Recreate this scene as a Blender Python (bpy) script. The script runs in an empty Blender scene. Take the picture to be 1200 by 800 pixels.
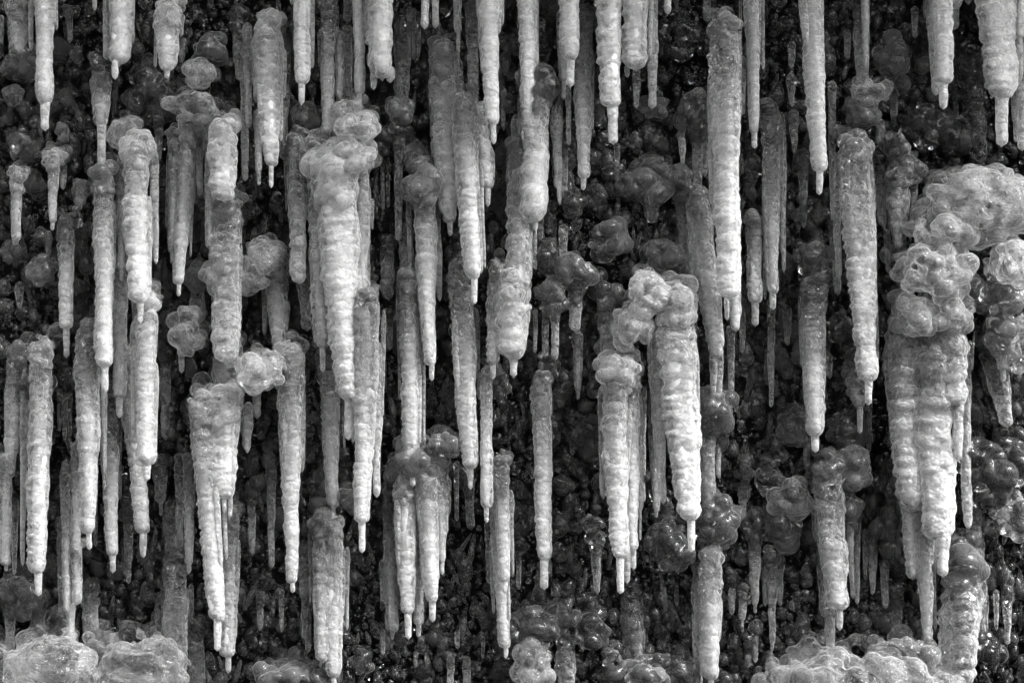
import bpy, math, random
import numpy as np

rng = np.random.default_rng(7)
random.seed(7)
sc = bpy.context.scene
col = sc.collection

# ------------------------------------------------------------------ camera
CAM_D = 8.0                      # metres from the lens to the rock face (y = 0)
PXM = 300.0                      # photograph pixels per metre at the rock face
cam_data = bpy.data.cameras.new("camera")
cam_data.sensor_width = 36.0
cam_data.lens = 36.0 * CAM_D / 4.0
cam_data.clip_start = 0.1
cam_data.clip_end = 2000.0
cam = bpy.data.objects.new("camera", cam_data)
cam.location = (0.0, -CAM_D, 0.0)
cam.rotation_euler = (math.radians(90), 0, 0)
col.objects.link(cam)
sc.camera = cam

# ------------------------------------------------------------------ light (overcast winter day, black and white film)
SUN_ELEV = math.radians(48)
world = bpy.data.worlds.new("World")
sc.world = world
world.use_nodes = True
wn = world.node_tree.nodes
wl = world.node_tree.links
wn.clear()
w_out = wn.new("ShaderNodeOutputWorld")
w_bg = wn.new("ShaderNodeBackground")
w_bw = wn.new("ShaderNodeRGBToBW")
w_sky = wn.new("ShaderNodeTexSky")
w_sky.sky_type = 'NISHITA'
w_sky.sun_disc = False
w_sky.sun_elevation = SUN_ELEV
w_sky.sun_rotation = math.radians(115)
w_sky.air_density = 1.6
w_sky.dust_density = 5.0
wl.new(w_sky.outputs[0], w_bw.inputs[0])
wl.new(w_bw.outputs[0], w_bg.inputs[0])
w_bg.inputs[1].default_value = 0.12
wl.new(w_bg.outputs[0], w_out.inputs[0])

sun_d = bpy.data.lights.new("sun", 'SUN')
sun_d.energy = 1.2
sun_d.angle = math.radians(30)
sun_d.color = (1.0, 1.0, 1.0)
sun = bpy.data.objects.new("sun", sun_d)
# sun_rotation 115 deg: clockwise from +Y seen from above -> behind the camera, to its right
from mathutils import Vector
az = math.radians(115)
sdir = Vector((math.sin(az) * math.cos(SUN_ELEV), math.cos(az) * math.cos(SUN_ELEV), math.sin(SUN_ELEV)))
sun.rotation_euler = sdir.to_track_quat('Z', 'Y').to_euler()
sun.location = sdir * 20
col.objects.link(sun)

sc.view_settings.view_transform = 'Standard'
sc.view_settings.look = 'None'
sc.view_settings.exposure = 2.35
sc.view_settings.gamma = 1.0
sc.view_settings.use_curve_mapping = False
sc.cycles.max_bounces = 6
sc.cycles.diffuse_bounces = 2
sc.cycles.glossy_bounces = 3
sc.cycles.transmission_bounces = 4
sc.cycles.transparent_max_bounces = 6
sc.cycles.caustics_reflective = False
sc.cycles.caustics_refractive = False
sc.cycles.use_denoising = True
sc.cycles.use_adaptive_sampling = True
sc.cycles.adaptive_threshold = 0.05


# ------------------------------------------------------------------ helpers
def noise1(n, step, r=rng):
    """smooth random curve with n samples, a knot every `step` samples"""
    k = max(4, int(n / max(step, 1)) + 3)
    return np.interp(np.linspace(0, k - 1, n), np.arange(k), r.uniform(-1, 1, k))


def bumps(x, z, seed, f):
    """cheap smooth value noise, sums of sines in random directions"""
    r = np.random.default_rng(seed)
    out = np.zeros_like(np.asarray(x, float))
    for i in range(7):
        a = r.uniform(0, 2 * math.pi)
        k = f * r.uniform(0.6, 1.6)
        out = out + np.sin((np.cos(a) * x + np.sin(a) * z) * k + r.uniform(0, 6.28))
    return out / 7.0


def wall_y(x, z):
    x = np.asarray(x, float)
    z = np.asarray(z, float)
    y = -0.07 * z + 0.11 * bumps(x, z, 3, 3.0) + 0.045 * bumps(x, z, 4, 11.0) + 0.02 * bumps(x, z, 5, 34.0)
    y = y - np.clip(z - 1.5, 0, 9) * 1.1             # overhanging brow above the picture
    y = y + np.clip(z + 1.5, -9, 0) * 1.0            # foot of the face runs out below it
    return y


def make_mesh(name, v, quads=None, tris=None, frost=None, mat=None, smooth=True):
    me = bpy.data.meshes.new(name)
    v = np.ascontiguousarray(v, dtype=np.float32)
    parts, starts, n = [], [], 0
    if quads is not None and len(quads):
        q = np.asarray(quads, dtype=np.int32)
        parts.append(q.ravel()); starts.append(np.arange(len(q), dtype=np.int32) * 4); n = len(q) * 4
    if tris is not None and len(tris):
        t = np.asarray(tris, dtype=np.int32)
        parts.append(t.ravel()); starts.append(np.arange(len(t), dtype=np.int32) * 3 + n)
    loops = np.concatenate(parts)
    st = np.concatenate(starts)
    me.vertices.add(len(v)); me.vertices.foreach_set("co", v.ravel())
    me.loops.add(len(loops)); me.loops.foreach_set("vertex_index", loops)
    me.polygons.add(len(st)); me.polygons.foreach_set("loop_start", st)
    me.update(calc_edges=True)
    if smooth:
        me.polygons.foreach_set("use_smooth", np.ones(len(st), dtype=bool))
    if frost is not None:
        at = me.attributes.new("frost", 'FLOAT', 'POINT')
        at.data.foreach_set("value", np.clip(np.asarray(frost, dtype=np.float32), 0, 1))
    if mat:
        me.materials.append(mat)
    return me


def link(name, me, parent=None, loc=None):
    o = bpy.data.objects.new(name, me)
    col.objects.link(o)
    if parent is not None:
        o.parent = parent
    if loc is not None:
        o.location = loc
    return o


def tag(o, label, cat, group=None, kind=None):
    if label: o["label"] = label
    if cat: o["category"] = cat
    if group: o["group"] = group
    if kind: o["kind"] = kind
    return o


_ico = {}
def ico(level):
    if level in _ico:
        return _ico[level]
    t = (1 + 5 ** 0.5) / 2
    v = [(-1, t, 0), (1, t, 0), (-1, -t, 0), (1, -t, 0), (0, -1, t), (0, 1, t), (0, -1, -t), (0, 1, -t), (t, 0, -1), (t, 0, 1), (-t, 0, -1), (-t, 0, 1)]
    f = [(0, 11, 5), (0, 5, 1), (0, 1, 7), (0, 7, 10), (0, 10, 11), (1, 5, 9), (5, 11, 4), (11, 10, 2), (10, 7, 6), (7, 1, 8),
         (3, 9, 4), (3, 4, 2), (3, 2, 6), (3, 6, 8), (3, 8, 9), (4, 9, 5), (2, 4, 11), (6, 2, 10), (8, 6, 7), (9, 8, 1)]
    v = [np.array(p) / np.linalg.norm(p) for p in v]
    for _ in range(level):
        cache, nf = {}, []
        def mid(a, b):
            k = (min(a, b), max(a, b))
            if k not in cache:
                m = v[a] + v[b]
                v.append(m / np.linalg.norm(m)); cache[k] = len(v) - 1
            return cache[k]
        for a, b, c in f:
            ab, bc, ca = mid(a, b), mid(b, c), mid(c, a)
            nf += [(a, ab, ca), (b, bc, ab), (c, ca, bc), (ab, bc, ca)]
        f = nf
    _ico[level] = (np.array(v), np.array(f, dtype=np.int32))
    return _ico[level]


# ------------------------------------------------------------------ materials
WHITE, FROST_POW, FROST_MUL, BUMP_A = 0.88, 1.2, 0.66, 1.0
SOLID_PART = 0.0
TRANSLUCENT = 0.5


def ice_material(name, detail, solid=True, patches=False, relief=1.0):
    """Clear ice under a thin skin of milky, bubble-filled ice. The skin scatters more the longer a ray runs through it,
    so its cover is 1 - (1 - f) ** (1 / cos): rims turn white, faces show the clear ice behind."""
    m = bpy.data.materials.new(name)
    m.use_nodes = True
    nt = m.node_tree; N = nt.nodes; L = nt.links
    N.clear()

    def math_node(op, a=None, b=None, c=None, clamp=False):
        n = N.new("ShaderNodeMath"); n.operation = op; n.use_clamp = clamp
        for i, v in enumerate((a, b, c)):
            if v is None: continue
            if isinstance(v, (int, float)): n.inputs[i].default_value = v
            else: L.new(v, n.inputs[i])
        return n.outputs[0]

    out = N.new("ShaderNodeOutputMaterial")
    mix = N.new("ShaderNodeMixShader")
    white = N.new("ShaderNodeBsdfPrincipled")
    clear = N.new("ShaderNodeBsdfPrincipled")
    at = N.new("ShaderNodeAttribute"); at.attribute_name = "frost"
    geo = N.new("ShaderNodeNewGeometry")
    P = geo.outputs["Position"]
    white.inputs["Base Color"].default_value = (WHITE, WHITE, WHITE, 1)
    white.inputs["Roughness"].default_value = 0.22
    white.inputs["IOR"].default_value = 1.31
    white.inputs["Sheen Weight"].default_value = 0.5
    white.inputs["Sheen Roughness"].default_value = 0.4
    clear.inputs["Base Color"].default_value = (0.88, 0.88, 0.88, 1)
    clear.inputs["Roughness"].default_value = 0.05
    clear.inputs["IOR"].default_value = 1.31
    clear.inputs["Transmission Weight"].default_value = 1.0
    base = math_node('MULTIPLY', math_node('POWER', at.outputs["Fac"], FROST_POW), FROST_MUL)
    normal = geo.outputs["Normal"]
    if detail:
        # patches of more and fewer bubbles in the ice
        n1 = N.new("ShaderNodeTexNoise"); n1.inputs["Scale"].default_value = 45.0; n1.inputs["Detail"].default_value = 0.0
        L.new(P, n1.inputs["Vector"])
        P2 = P
        # overlapping scales of refrozen melt water: every cell rises towards its lower left edge and breaks off there
        warp = N.new("ShaderNodeVectorMath"); warp.operation = 'MULTIPLY_ADD'
        warp.inputs[1].default_value = (0.022, 0.022, 0.022)
        L.new(n1.outputs["Color"], warp.inputs[0]); L.new(P2, warp.inputs[2])
        size = 0.0165
        off = N.new("ShaderNodeVectorMath"); off.operation = 'MULTIPLY'
        off.inputs[1].default_value = (0.7, 0.7, 1.0)
        L.new(warp.outputs[0], off.inputs[0])
        v = N.new("ShaderNodeTexVoronoi"); v.feature = 'F1'; v.inputs["Scale"].default_value = 1.0 / size
        L.new(off.outputs[0], v.inputs["Vector"])
        d = N.new("ShaderNodeVectorMath"); d.operation = 'SUBTRACT'
        L.new(off.outputs[0], d.inputs[0]); L.new(v.outputs["Position"], d.inputs[1])
        dot = N.new("ShaderNodeVectorMath"); dot.operation = 'DOT_PRODUCT'
        dot.inputs[1].default_value = (-0.35 / size, -0.1 / size, -0.6 / size)
        L.new(d.outputs[0], dot.inputs[0])
        dome = math_node('MULTIPLY', v.outputs["Distance"], v.outputs["Distance"])
        h = math_node('MULTIPLY_ADD', dome, -1.1, dot.outputs["Value"])
        b1 = N.new("ShaderNodeBump"); b1.inputs["Strength"].default_value = BUMP_A * relief; b1.inputs["Distance"].default_value = 0.010
        L.new(h, b1.inputs["Height"])
        normal = b1.outputs[0]
        n3 = N.new("ShaderNodeTexNoise"); n3.inputs["Scale"].default_value = 260.0; n3.inputs["Detail"].default_value = 0.0
        L.new(P2, n3.inputs["Vector"])
        L.new(normal, white.inputs["Normal"]); L.new(normal, clear.inputs["Normal"])
        sep = N.new("ShaderNodeSeparateColor"); L.new(v.outputs["Color"], sep.inputs[0])
        var = math_node('MULTIPLY_ADD', sep.outputs[0], 0.5, -0.25)
        var = math_node('ADD', var, math_node('MULTIPLY_ADD', n1.outputs[0], 0.6, -0.30))
        var = math_node('ADD', var, math_node('MULTIPLY_ADD', n3.outputs[0], 0.4, -0.20))
        span = math_node('MULTIPLY_ADD', base, 1.1, 0.06)          # clear ice stays clear
        base = math_node('MULTIPLY_ADD', var, span, base)
    elif patches:
        n1 = N.new("ShaderNodeTexNoise"); n1.inputs["Scale"].default_value = 60.0; n1.inputs["Detail"].default_value = 2.0
        L.new(P, n1.inputs["Vector"])
        var = math_node('MULTIPLY_ADD', n1.outputs[0], 1.1, -0.55)
        base = math_node('MULTIPLY_ADD', var, math_node('MULTIPLY_ADD', base, 1.0, 0.04), base)
    base = math_node('MINIMUM', math_node('MAXIMUM', base, 0.0), 0.97)
    dt = N.new("ShaderNodeVectorMath"); dt.operation = 'DOT_PRODUCT'
    L.new(normal, dt.inputs[0]); L.new(geo.outputs["Incoming"], dt.inputs[1])
    mu = math_node('MAXIMUM', math_node('ABSOLUTE', dt.outputs["Value"]), 0.10)
    keep = math_node('POWER', math_node('SUBTRACT', 1.0, base), math_node('DIVIDE', 1.0, mu))
    L.new(math_node('SUBTRACT', 1.0, keep), mix.inputs[0])
    under = clear.outputs[0]
    if not solid:
        # the ice round the core: it bends light little over such a short way, so it lets it straight through and only mirrors the sky
        tr = N.new("ShaderNodeBsdfTransparent"); tr.inputs[0].default_value = (0.93, 0.93, 0.93, 1)
        gl = N.new("ShaderNodeBsdfGlossy"); gl.inputs["Roughness"].default_value = 0.07
        fr = N.new("ShaderNodeFresnel"); fr.inputs["IOR"].default_value = 1.31
        L.new(normal, fr.inputs["Normal"]); L.new(normal, gl.inputs["Normal"])
        thin = N.new("ShaderNodeMixShader")
        L.new(fr.outputs[0], thin.inputs[0]); L.new(tr.outputs[0], thin.inputs[1]); L.new(gl.outputs[0], thin.inputs[2])
        part = N.new("ShaderNodeMixShader"); part.inputs[0].default_value = SOLID_PART
        L.new(thin.outputs[0], part.inputs[1]); L.new(clear.outputs[0], part.inputs[2])
        under = part.outputs[0]
    # half of the light that falls on the milky skin comes out on its other side
    tl = N.new("ShaderNodeBsdfTranslucent"); tl.inputs[0].default_value = (0.95, 0.95, 0.95, 1)
    L.new(normal, tl.inputs["Normal"])
    milk = N.new("ShaderNodeMixShader"); milk.inputs[0].default_value = TRANSLUCENT
    L.new(white.outputs[0], milk.inputs[1]); L.new(tl.outputs[0], milk.inputs[2])
    L.new(under, mix.inputs[1]); L.new(milk.outputs[0], mix.inputs[2])
    L.new(mix.outputs[0], out.inputs[0])
    return m


def core_material():
    """milky heart of an icicle, full of trapped air"""
    m = bpy.data.materials.new("milky_core")
    m.use_nodes = True
    nt = m.node_tree; N = nt.nodes; L = nt.links
    p = N["Principled BSDF"]; out = N["Material Output"]
    p.inputs["Base Color"].default_value = (WHITE, WHITE, WHITE, 1)
    p.inputs["Roughness"].default_value = 0.8
    p.inputs["Specular IOR Level"].default_value = 0.0
    geo = N.new("ShaderNodeNewGeometry")
    at = N.new("ShaderNodeAttribute"); at.attribute_name = "frost"
    n = N.new("ShaderNodeTexNoise"); n.inputs["Scale"].default_value = 55.0; n.inputs["Detail"].default_value = 1.0
    L.new(geo.outputs["Position"], n.inputs["Vector"])
    a = N.new("ShaderNodeMath"); a.operation = 'MULTIPLY_ADD'; a.inputs[1].default_value = 0.9; a.inputs[2].default_value = -0.45
    L.new(n.outputs[0], a.inputs[0])
    pw = N.new("ShaderNodeMath"); pw.operation = 'POWER'; pw.inputs[1].default_value = 1.35; L.new(at.outputs["Fac"], pw.inputs[0])
    b = N.new("ShaderNodeMath"); b.operation = 'MULTIPLY_ADD'; b.use_clamp = True
    L.new(a.outputs[0], b.inputs[0]); b.inputs[1].default_value = 0.6; L.new(pw.outputs[0], b.inputs[2])
    tr = N.new("ShaderNodeBsdfTransparent")
    mix = N.new("ShaderNodeMixShader")
    L.new(b.outputs[0], mix.inputs[0]); L.new(tr.outputs[0], mix.inputs[1]); L.new(p.outputs[0], mix.inputs[2])
    L.new(mix.outputs[0], out.inputs[0])
    return m


def rock_material():
    m = bpy.data.materials.new("wet_rock")
    m.use_nodes = True
    nt = m.node_tree; N = nt.nodes; L = nt.links
    p = N["Principled BSDF"]
    geo = N.new("ShaderNodeNewGeometry")
    n = N.new("ShaderNodeTexNoise"); n.inputs["Scale"].default_value = 9.0; n.inputs["Detail"].default_value = 3.0
    L.new(geo.outputs["Position"], n.inputs["Vector"])
    r = N.new("ShaderNodeValToRGB")
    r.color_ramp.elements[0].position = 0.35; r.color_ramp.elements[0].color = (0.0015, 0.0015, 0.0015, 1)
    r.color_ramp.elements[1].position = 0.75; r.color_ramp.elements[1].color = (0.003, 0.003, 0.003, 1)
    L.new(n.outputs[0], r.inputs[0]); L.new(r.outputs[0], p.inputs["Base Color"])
    p.inputs["Roughness"].default_value = 0.5
    p.inputs["Specular IOR Level"].default_value = 0.05
    n2 = N.new("ShaderNodeTexNoise"); n2.inputs["Scale"].default_value = 60.0; n2.inputs["Detail"].default_value = 2.0
    L.new(geo.outputs["Position"], n2.inputs["Vector"])
    b = N.new("ShaderNodeBump"); b.inputs["Strength"].default_value = 0.9; b.inputs["Distance"].default_value = 0.03
    L.new(n2.outputs[0], b.inputs["Height"]); L.new(b.outputs[0], p.inputs["Normal"])
    return m


def ground_material():
    m = bpy.data.materials.new("wet_stones")
    m.use_nodes = True
    nt = m.node_tree; N = nt.nodes; L = nt.links
    p = N["Principled BSDF"]
    p.inputs["Base Color"].default_value = (0.07, 0.07, 0.07, 1)  # dark tone for the added, unseen ground and rear wall, to cut reflections
    p.inputs["Roughness"].default_value = 0.7
    n = N.new("ShaderNodeTexNoise"); n.inputs["Scale"].default_value = 4.0; n.inputs["Detail"].default_value = 8.0
    b = N.new("ShaderNodeBump"); b.inputs["Strength"].default_value = 0.5; b.inputs["Distance"].default_value = 0.05
    L.new(n.outputs[0], b.inputs["Height"]); L.new(b.outputs[0], p.inputs["Normal"])
    return m


SKIN = ice_material("ice_skin", True, solid=False)
LUMP = ice_material("bubble_ice", False, solid=True, patches=True)
BUBBLE = ice_material("bubble_skin", True, solid=False, relief=0.5)
BEAD = ice_material("bead_ice", False, solid=True)
CORE = core_material()
ROCK = rock_material()
GROUND = ground_material()

# ------------------------------------------------------------------ the setting
GROUND_Z = -2.3  # level of the unseen dark ground, added to dim reflections from below
g = make_mesh("gorge_ground", np.array([(-600, -1000, GROUND_Z), (600, -1000, GROUND_Z), (600, 200, GROUND_Z), (-600, 200, GROUND_Z)]),
              quads=[(0, 1, 2, 3)], mat=GROUND)
tag(link("gorge_ground", g), "wet stony ground in front of the rock face", None, kind="structure")

nx, nz = 300, 250
gx, gz = np.meshgrid(np.linspace(-3.6, 3.6, nx), np.linspace(-2.6, 2.5, nz))
gy = wall_y(gx, gz)
wv = np.stack([gx, gy, gz], -1).reshape(-1, 3)
idx = np.arange(nx * nz).reshape(nz, nx)
wq = np.stack([idx[:-1, :-1], idx[:-1, 1:], idx[1:, 1:], idx[1:, :-1]], -1).reshape(-1, 4)
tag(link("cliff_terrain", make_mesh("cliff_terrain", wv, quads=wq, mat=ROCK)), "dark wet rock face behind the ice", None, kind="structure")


# unseen dark wall added behind the camera to block low sky and blacken reflections
ox, oz = np.meshgrid(np.linspace(-70, 70, 140), np.linspace(GROUND_Z - 0.2, 9.0, 24))
oy = -26.0 + 1.5 * bumps(ox, oz, 61, 0.25) + 0.5 * bumps(ox, oz, 62, 1.1) - 0.5 * (oz - GROUND_Z) + 0.006 * ox * ox
ov = np.stack([ox, oy, oz + np.clip((oz - 8), 0, 1) * 1.5 * bumps(ox, ox * 0, 63, 0.6)], -1).reshape(-1, 3)
idx = np.arange(140 * 24).reshape(24, 140)
oq = np.stack([idx[:-1, :-1], idx[1:, :-1], idx[1:, 1:], idx[:-1, 1:]], -1).reshape(-1, 4)
tag(link("gorge_terrain", make_mesh("gorge_terrain", ov, quads=oq, mat=GROUND)), "opposite rocky side of the gorge", None, kind="structure")


# ------------------------------------------------------------------ picture point -> place in front of the rock
def place(px, py, y):
    k = (CAM_D + y) / CAM_D
    return (px - 600.0) / PXM * k, (400.0 - py) / PXM * k, k / PXM


def tube(px_path, py_path, w, y, nt):
    """rings of a tube whose axis follows pixel path at depth y; returns centres (m) and radii (m)"""
    k = (CAM_D + y) / CAM_D / PXM
    return (px_path - 600.0) * k, (400.0 - py_path) * k, w * 0.5 * k, k


STYLE = {  # amplitude, lobe length / width in fractions of the icicle's width, spacing round the girth, slant
    's': (0.34, 0.135, 0.25, 1.5, 0.55),
    'r': (0.22, 0.085, 0.55, 1.3, 0.40),
    'l': (0.44, 0.22, 0.29, 1.5, 0.25),
    'g': (0.12, 0.30, 0.50, 1.6, 0.20),
}


def lobed_tube(x0, y0, x1, y1, w0, w1, depth, style, seed, blunt=0.55, taper=1.0, nt=None, ns=None, wig=1.0, rise=0.06):
    """closed lumpy tube in world coordinates, plus its fraction-along per vertex"""
    r = np.random.default_rng(seed)
    length = max(y1 - y0, 4.0)
    wm = max(w0, w1)
    if ns is None: ns = int(np.clip(length / (1.9 if wm > 15 else 2.3), 10, 200))
    if nt is None: nt = int(np.clip(wm * 1.3, 10, 48))
    # denser rings towards the blunt end
    s = np.linspace(0, 1, ns)
    k = (CAM_D + depth) / CAM_D / PXM
    cx = x0 + (x1 - x0) * s + wig * 0.05 * wm * noise1(ns, ns / 4, r)
    cy = y0 + length * s
    cyd = wig * 0.06 * wm * noise1(ns, ns / 4, r)
    w = w0 + (w1 - w0) * s ** taper
    w = w * (1 + 0.08 * noise1(ns, max(3, 7 * ns / length), r) + 0.10 * noise1(ns, max(4, 24 * ns / length), r))
    end = min(0.5, blunt * w1 / length)
    q = np.clip((s - (1 - end)) / end, 0, 1)
    w = w * np.sqrt(np.maximum(1 - 0.97 * q ** 2.4, 0.02))
    q0 = np.clip(1 - s / max(rise, 1e-3), 0, 1)
    w = w * np.sqrt(np.maximum(1 - 0.9 * q0 ** 2, 0.02))
    amp, la, lb, cover, slant = STYLE[style]
    R = 0.5 * w * (1 - amp * 0.55)
    th = np.linspace(0, 2 * np.pi, nt, endpoint=False)
    H = np.zeros((ns, nt))
    wav = w0 + (w1 - w0) * 0.5
    ss, tt = [], []
    yy = -0.3 * w0 * la
    while yy < length:
        wi = w0 + (w1 - w0) * np.clip(yy / length, 0, 1)
        m = max(3, int(round(np.pi * wi / (cover * lb * wi))))
        ph = r.uniform(0, 6.28)
        for j in range(m):
            tt.append(ph + (j + r.uniform(-.32, .32)) * 2 * np.pi / m)
            ss.append((yy + r.uniform(-.6, .6) * la * wi) / length)
        yy += max(la * wi, 2.0) * r.uniform(0.75, 1.15)
    n = len(ss)
    sz = r.uniform(0.7, 1.45, n)
    for i in range(n):
        si = min(max(ss[i], 0.0), 1.0)
        wi = w0 + (w1 - w0) * si ** taper
        big = 1.15 - 0.3 * si
        a = max(la * wi * sz[i] * big, 2.3)
        b = lb * wi * sz[i] * big
        # the wind comes from the right: drips build out on the left, the right flank stays smooth
        side = 0.62 + 0.38 * math.cos(tt[i] - math.radians(205))
        A = amp * 0.5 * wi * sz[i] * side
        i0 = max(0, int((si - 1.6 * a / length) * (ns - 1)))
        i1 = min(ns, int((si + a / length) * (ns - 1)) + 2)
        v = (s[i0:i1, None] - si) * length / a
        u = ((th[None, :] - tt[i] + np.pi) % (2 * np.pi) - np.pi) * (0.5 * wi) / b
        u = u + slant * v
        vv = np.where(v < 0, v * 0.62, v * 1.2)
        q = np.maximum(1 - u * u - vv * vv, 0)
        h = A * np.sqrt(q) ** 0.6 * (0.35 + 0.65 * np.clip((v + 1.6) / 2.4, 0, 1))
        np.maximum(H[i0:i1], h, out=H[i0:i1])
    H *= np.minimum(1, (w / (w0 + (w1 - w0) * s ** taper + 1e-6)))[:, None]
    p1, p2 = r.uniform(0, 6.28, 2)
    out = 1 + 0.10 * np.cos(2 * th[None] + p1 + 2.2 * s[:, None]) + 0.07 * np.cos(3 * th[None] + p2 - 3.0 * s[:, None])
    rad = (R[:, None] + H) * (out if style != 'g' else 1.0)
    X = (cx[:, None] - 600 + rad * np.cos(th)) * k
    Y = depth + (cyd[:, None] + rad * np.sin(th)) * k
    Z = np.repeat(((400 - cy) * k)[:, None], nt, 1)
    V = np.stack([X, Y, Z], -1).reshape(-1, 3)
    V = np.vstack([V, [((cx[0] - 600) * k, depth, (400 - cy[0]) * k + 0.05 * w[0] * k)], [((cx[-1] - 600) * k, depth + cyd[-1] * k, (400 - cy[-1]) * k - 0.12 * w1 * k)]])
    ix = np.arange(ns * nt).reshape(ns, nt)
    nx_ = np.roll(ix, -1, 1)
    quads = np.stack([ix[:-1], ix[1:], nx_[1:], nx_[:-1]], -1).reshape(-1, 4)
    top, bot = ns * nt, ns * nt + 1
    tris = np.vstack([np.stack([np.full(nt, top), ix[0], nx_[0]], -1), np.stack([np.full(nt, bot), nx_[-1], ix[-1]], -1)])
    frac = np.concatenate([np.repeat(s, nt), [0, 1]])
    return V, quads, tris, frac


SCRATCH = bpy.data.scenes.new("scratch")


def fuse(name, balls, voxel, frost, mat):
    """balls (x, y, z, rx, ry, rz in metres) frozen into one closed skin with creases where they meet"""
    d, f = ico(2)
    balls = np.asarray(balls, float)
    V = (d[None] * balls[:, None, 3:6] + balls[:, None, :3]).reshape(-1, 3)
    F = (f[None] + (np.arange(len(balls)) * len(d))[:, None, None]).reshape(-1, 3)
    tmp = bpy.data.objects.new("tmp", make_mesh("tmp", V, None, F))
    SCRATCH.collection.objects.link(tmp)
    md = tmp.modifiers.new("fuse", 'REMESH'); md.mode = 'VOXEL'; md.voxel_size = voxel; md.use_smooth_shade = True
    vl = SCRATCH.view_layers[0]
    vl.update()
    me = bpy.data.meshes.new_from_object(tmp.evaluated_get(vl.depsgraph))
    old = tmp.data
    bpy.data.objects.remove(tmp); bpy.data.meshes.remove(old)
    me.name = name
    for at in list(me.attributes):
        if at.name == "frost": me.attributes.remove(at)
    n = len(me.vertices)
    co = np.empty(n * 3, np.float32); me.vertices.foreach_get("co", co); co = co.reshape(-1, 3)
    # relax the voxel steps a little
    e = np.empty(len(me.edges) * 2, np.int32); me.edges.foreach_get("vertices", e); e = e.reshape(-1, 2)
    for _ in range(1):
        ea = np.concatenate([e[:, 0], e[:, 1]]); eb = np.concatenate([e[:, 1], e[:, 0]])
        cnt = np.bincount(ea, minlength=n)
        acc = np.stack([np.bincount(ea, weights=co[eb, q], minlength=n) for q in range(3)], -1)
        co = 0.5 * co + 0.5 * acc / np.maximum(cnt, 1)[:, None]
    me.vertices.foreach_set("co", np.ascontiguousarray(co, dtype=np.float32).ravel()); me.update()
    at = me.attributes.new("frost", 'FLOAT', 'POINT')
    at.data.foreach_set("value", np.clip(frost + 0.25 * frost * bumps(co[:, 0], co[:, 2], int(n) % 97, 45.0), 0, 1).astype(np.float32))
    me.polygons.foreach_set("use_smooth", np.ones(len(me.polygons), dtype=bool))
    me.materials.clear(); me.materials.append(mat)
    return me


def bubble_lump(r, w, h, depth, n, rb):
    """bubbles crowded over a w x h body that runs back by `depth` to the rock; origin at the body's centre"""
    out = [(0, depth * 0.5, 0, w * 0.26, depth * 0.5 + w * 0.16, h * 0.26)]
    # two or three swellings make the outline uneven
    for _ in range(4):
        out.append((r.uniform(-.22, .22) * w, depth * r.uniform(.1, .5), r.uniform(-.2, .2) * h, w * .20, depth * .4 + w * .10, h * .22))
    for _ in range(n):
        a = r.uniform(0, 2 * np.pi)
        q = math.sqrt(r.uniform(0, 1))
        q = min(q, 0.97)
        x, z = 0.44 * w * q * math.cos(a), 0.44 * h * q * math.sin(a)
        front = -0.30 * min(w, h) * math.sqrt(max(0, 1 - q * q)) * 1.5
        back = r.uniform(0, 1) ** 2.2
        y = front + (depth + 0.05 - front) * back
        rr = rb * (0.55 + 1.2 * r.uniform(0, 1) ** 1.8)
        out.append((x, y, z + 0.3 * max(0, y), rr * r.uniform(.9, 1.2), rr, rr * r.uniform(.8, 1.1)))
    return out


# ------------------------------------------------------------------ the icicles, measured in the 1200 x 800 photograph
# x, y of the root, x, y of the blunt end, width at root, width at end, drip tip length, drip tip width,
# milkiness at root, milkiness at end, surface, crown width (0: none), distance step (F front, M middle, B back), label
ROWS = []
def I(x0, y0, x1, y1, w0, w1, tip=0, tw=0, f0=.5, f1=.5, st='s', cw=0, lay='M', label=None):
    ROWS.append((x0, y0, x1, y1, w0, w1, tip, tw, f0, f1, st, cw, lay, label))


T = -60   # root above the picture, carried up to the brow
# --- top edge, left to right
I(52,T,53,123,24,22,30,11,.72,.8,'r',0,'F',"blunt white icicle with a square shouldered end and pencil drip, beside a lumpy white stub")
I(23,8,24,66,30,12,0,0,.35,.65,'l',34,'M',"short lumpy white stub tapering like a cone beside a blunt white icicle")
I(13,22,15,74,10,7,0,0,.4,.5,'l',0,'B')
I(2,18,1,66,7,4,0,0,.5,.6,'g',0,'B')
I(82,14,82,50,9,5,0,0,.2,.3,'g',18,'B')
I(141,T,141,76,29,25,0,0,.8,.85,'r',0,'F',"thick ribbed white icicle cut off square, small drip at its left corner")
I(135,70,135,93,8,7,0,0,.8,.8,'g',0,'F')
I(124,T,125,70,10,8,0,0,.4,.5,'r',0,'M')
I(152,T,151,66,8,5,0,0,.5,.5,'r',0,'M')
I(198,10,196,84,30,20,8,7,.55,.75,'r',30,'F',"stout white icicle with slanting foot and thin slivers clinging to both sides")
I(183,16,182,79,6,4,0,0,.4,.5,'g',0,'M')
I(213,16,212,43,9,6,0,0,.3,.4,'g',0,'M')
I(111,T,111,12,7,5,0,0,.4,.5,'g',0,'M')
I(118,90,119,149,23,17,56,11,.25,.55,'r',24,'M',"grey icicle with round dark cap, wide barrel and long narrow lower shaft")
I(113,78,113,96,9,7,0,0,.35,.4,'g',0,'B')
I(123,78,123,95,9,7,0,0,.35,.4,'g',0,'B')
I(20,205,19,283,15,11,0,0,.4,.55,'r',26,'M')
I(63,185,62,262,16,10,8,5,.4,.6,'r',25,'M')
I(74,190,74,222,11,6,0,0,.3,.5,'g',0,'B')
I(94,222,93,247,12,5,0,0,.4,.55,'g',23,'B')
I(89,240,89,268,8,6,0,0,.35,.4,'g',0,'B')
I(57,270,57,300,9,6,0,0,.2,.3,'g',0,'B')
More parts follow.
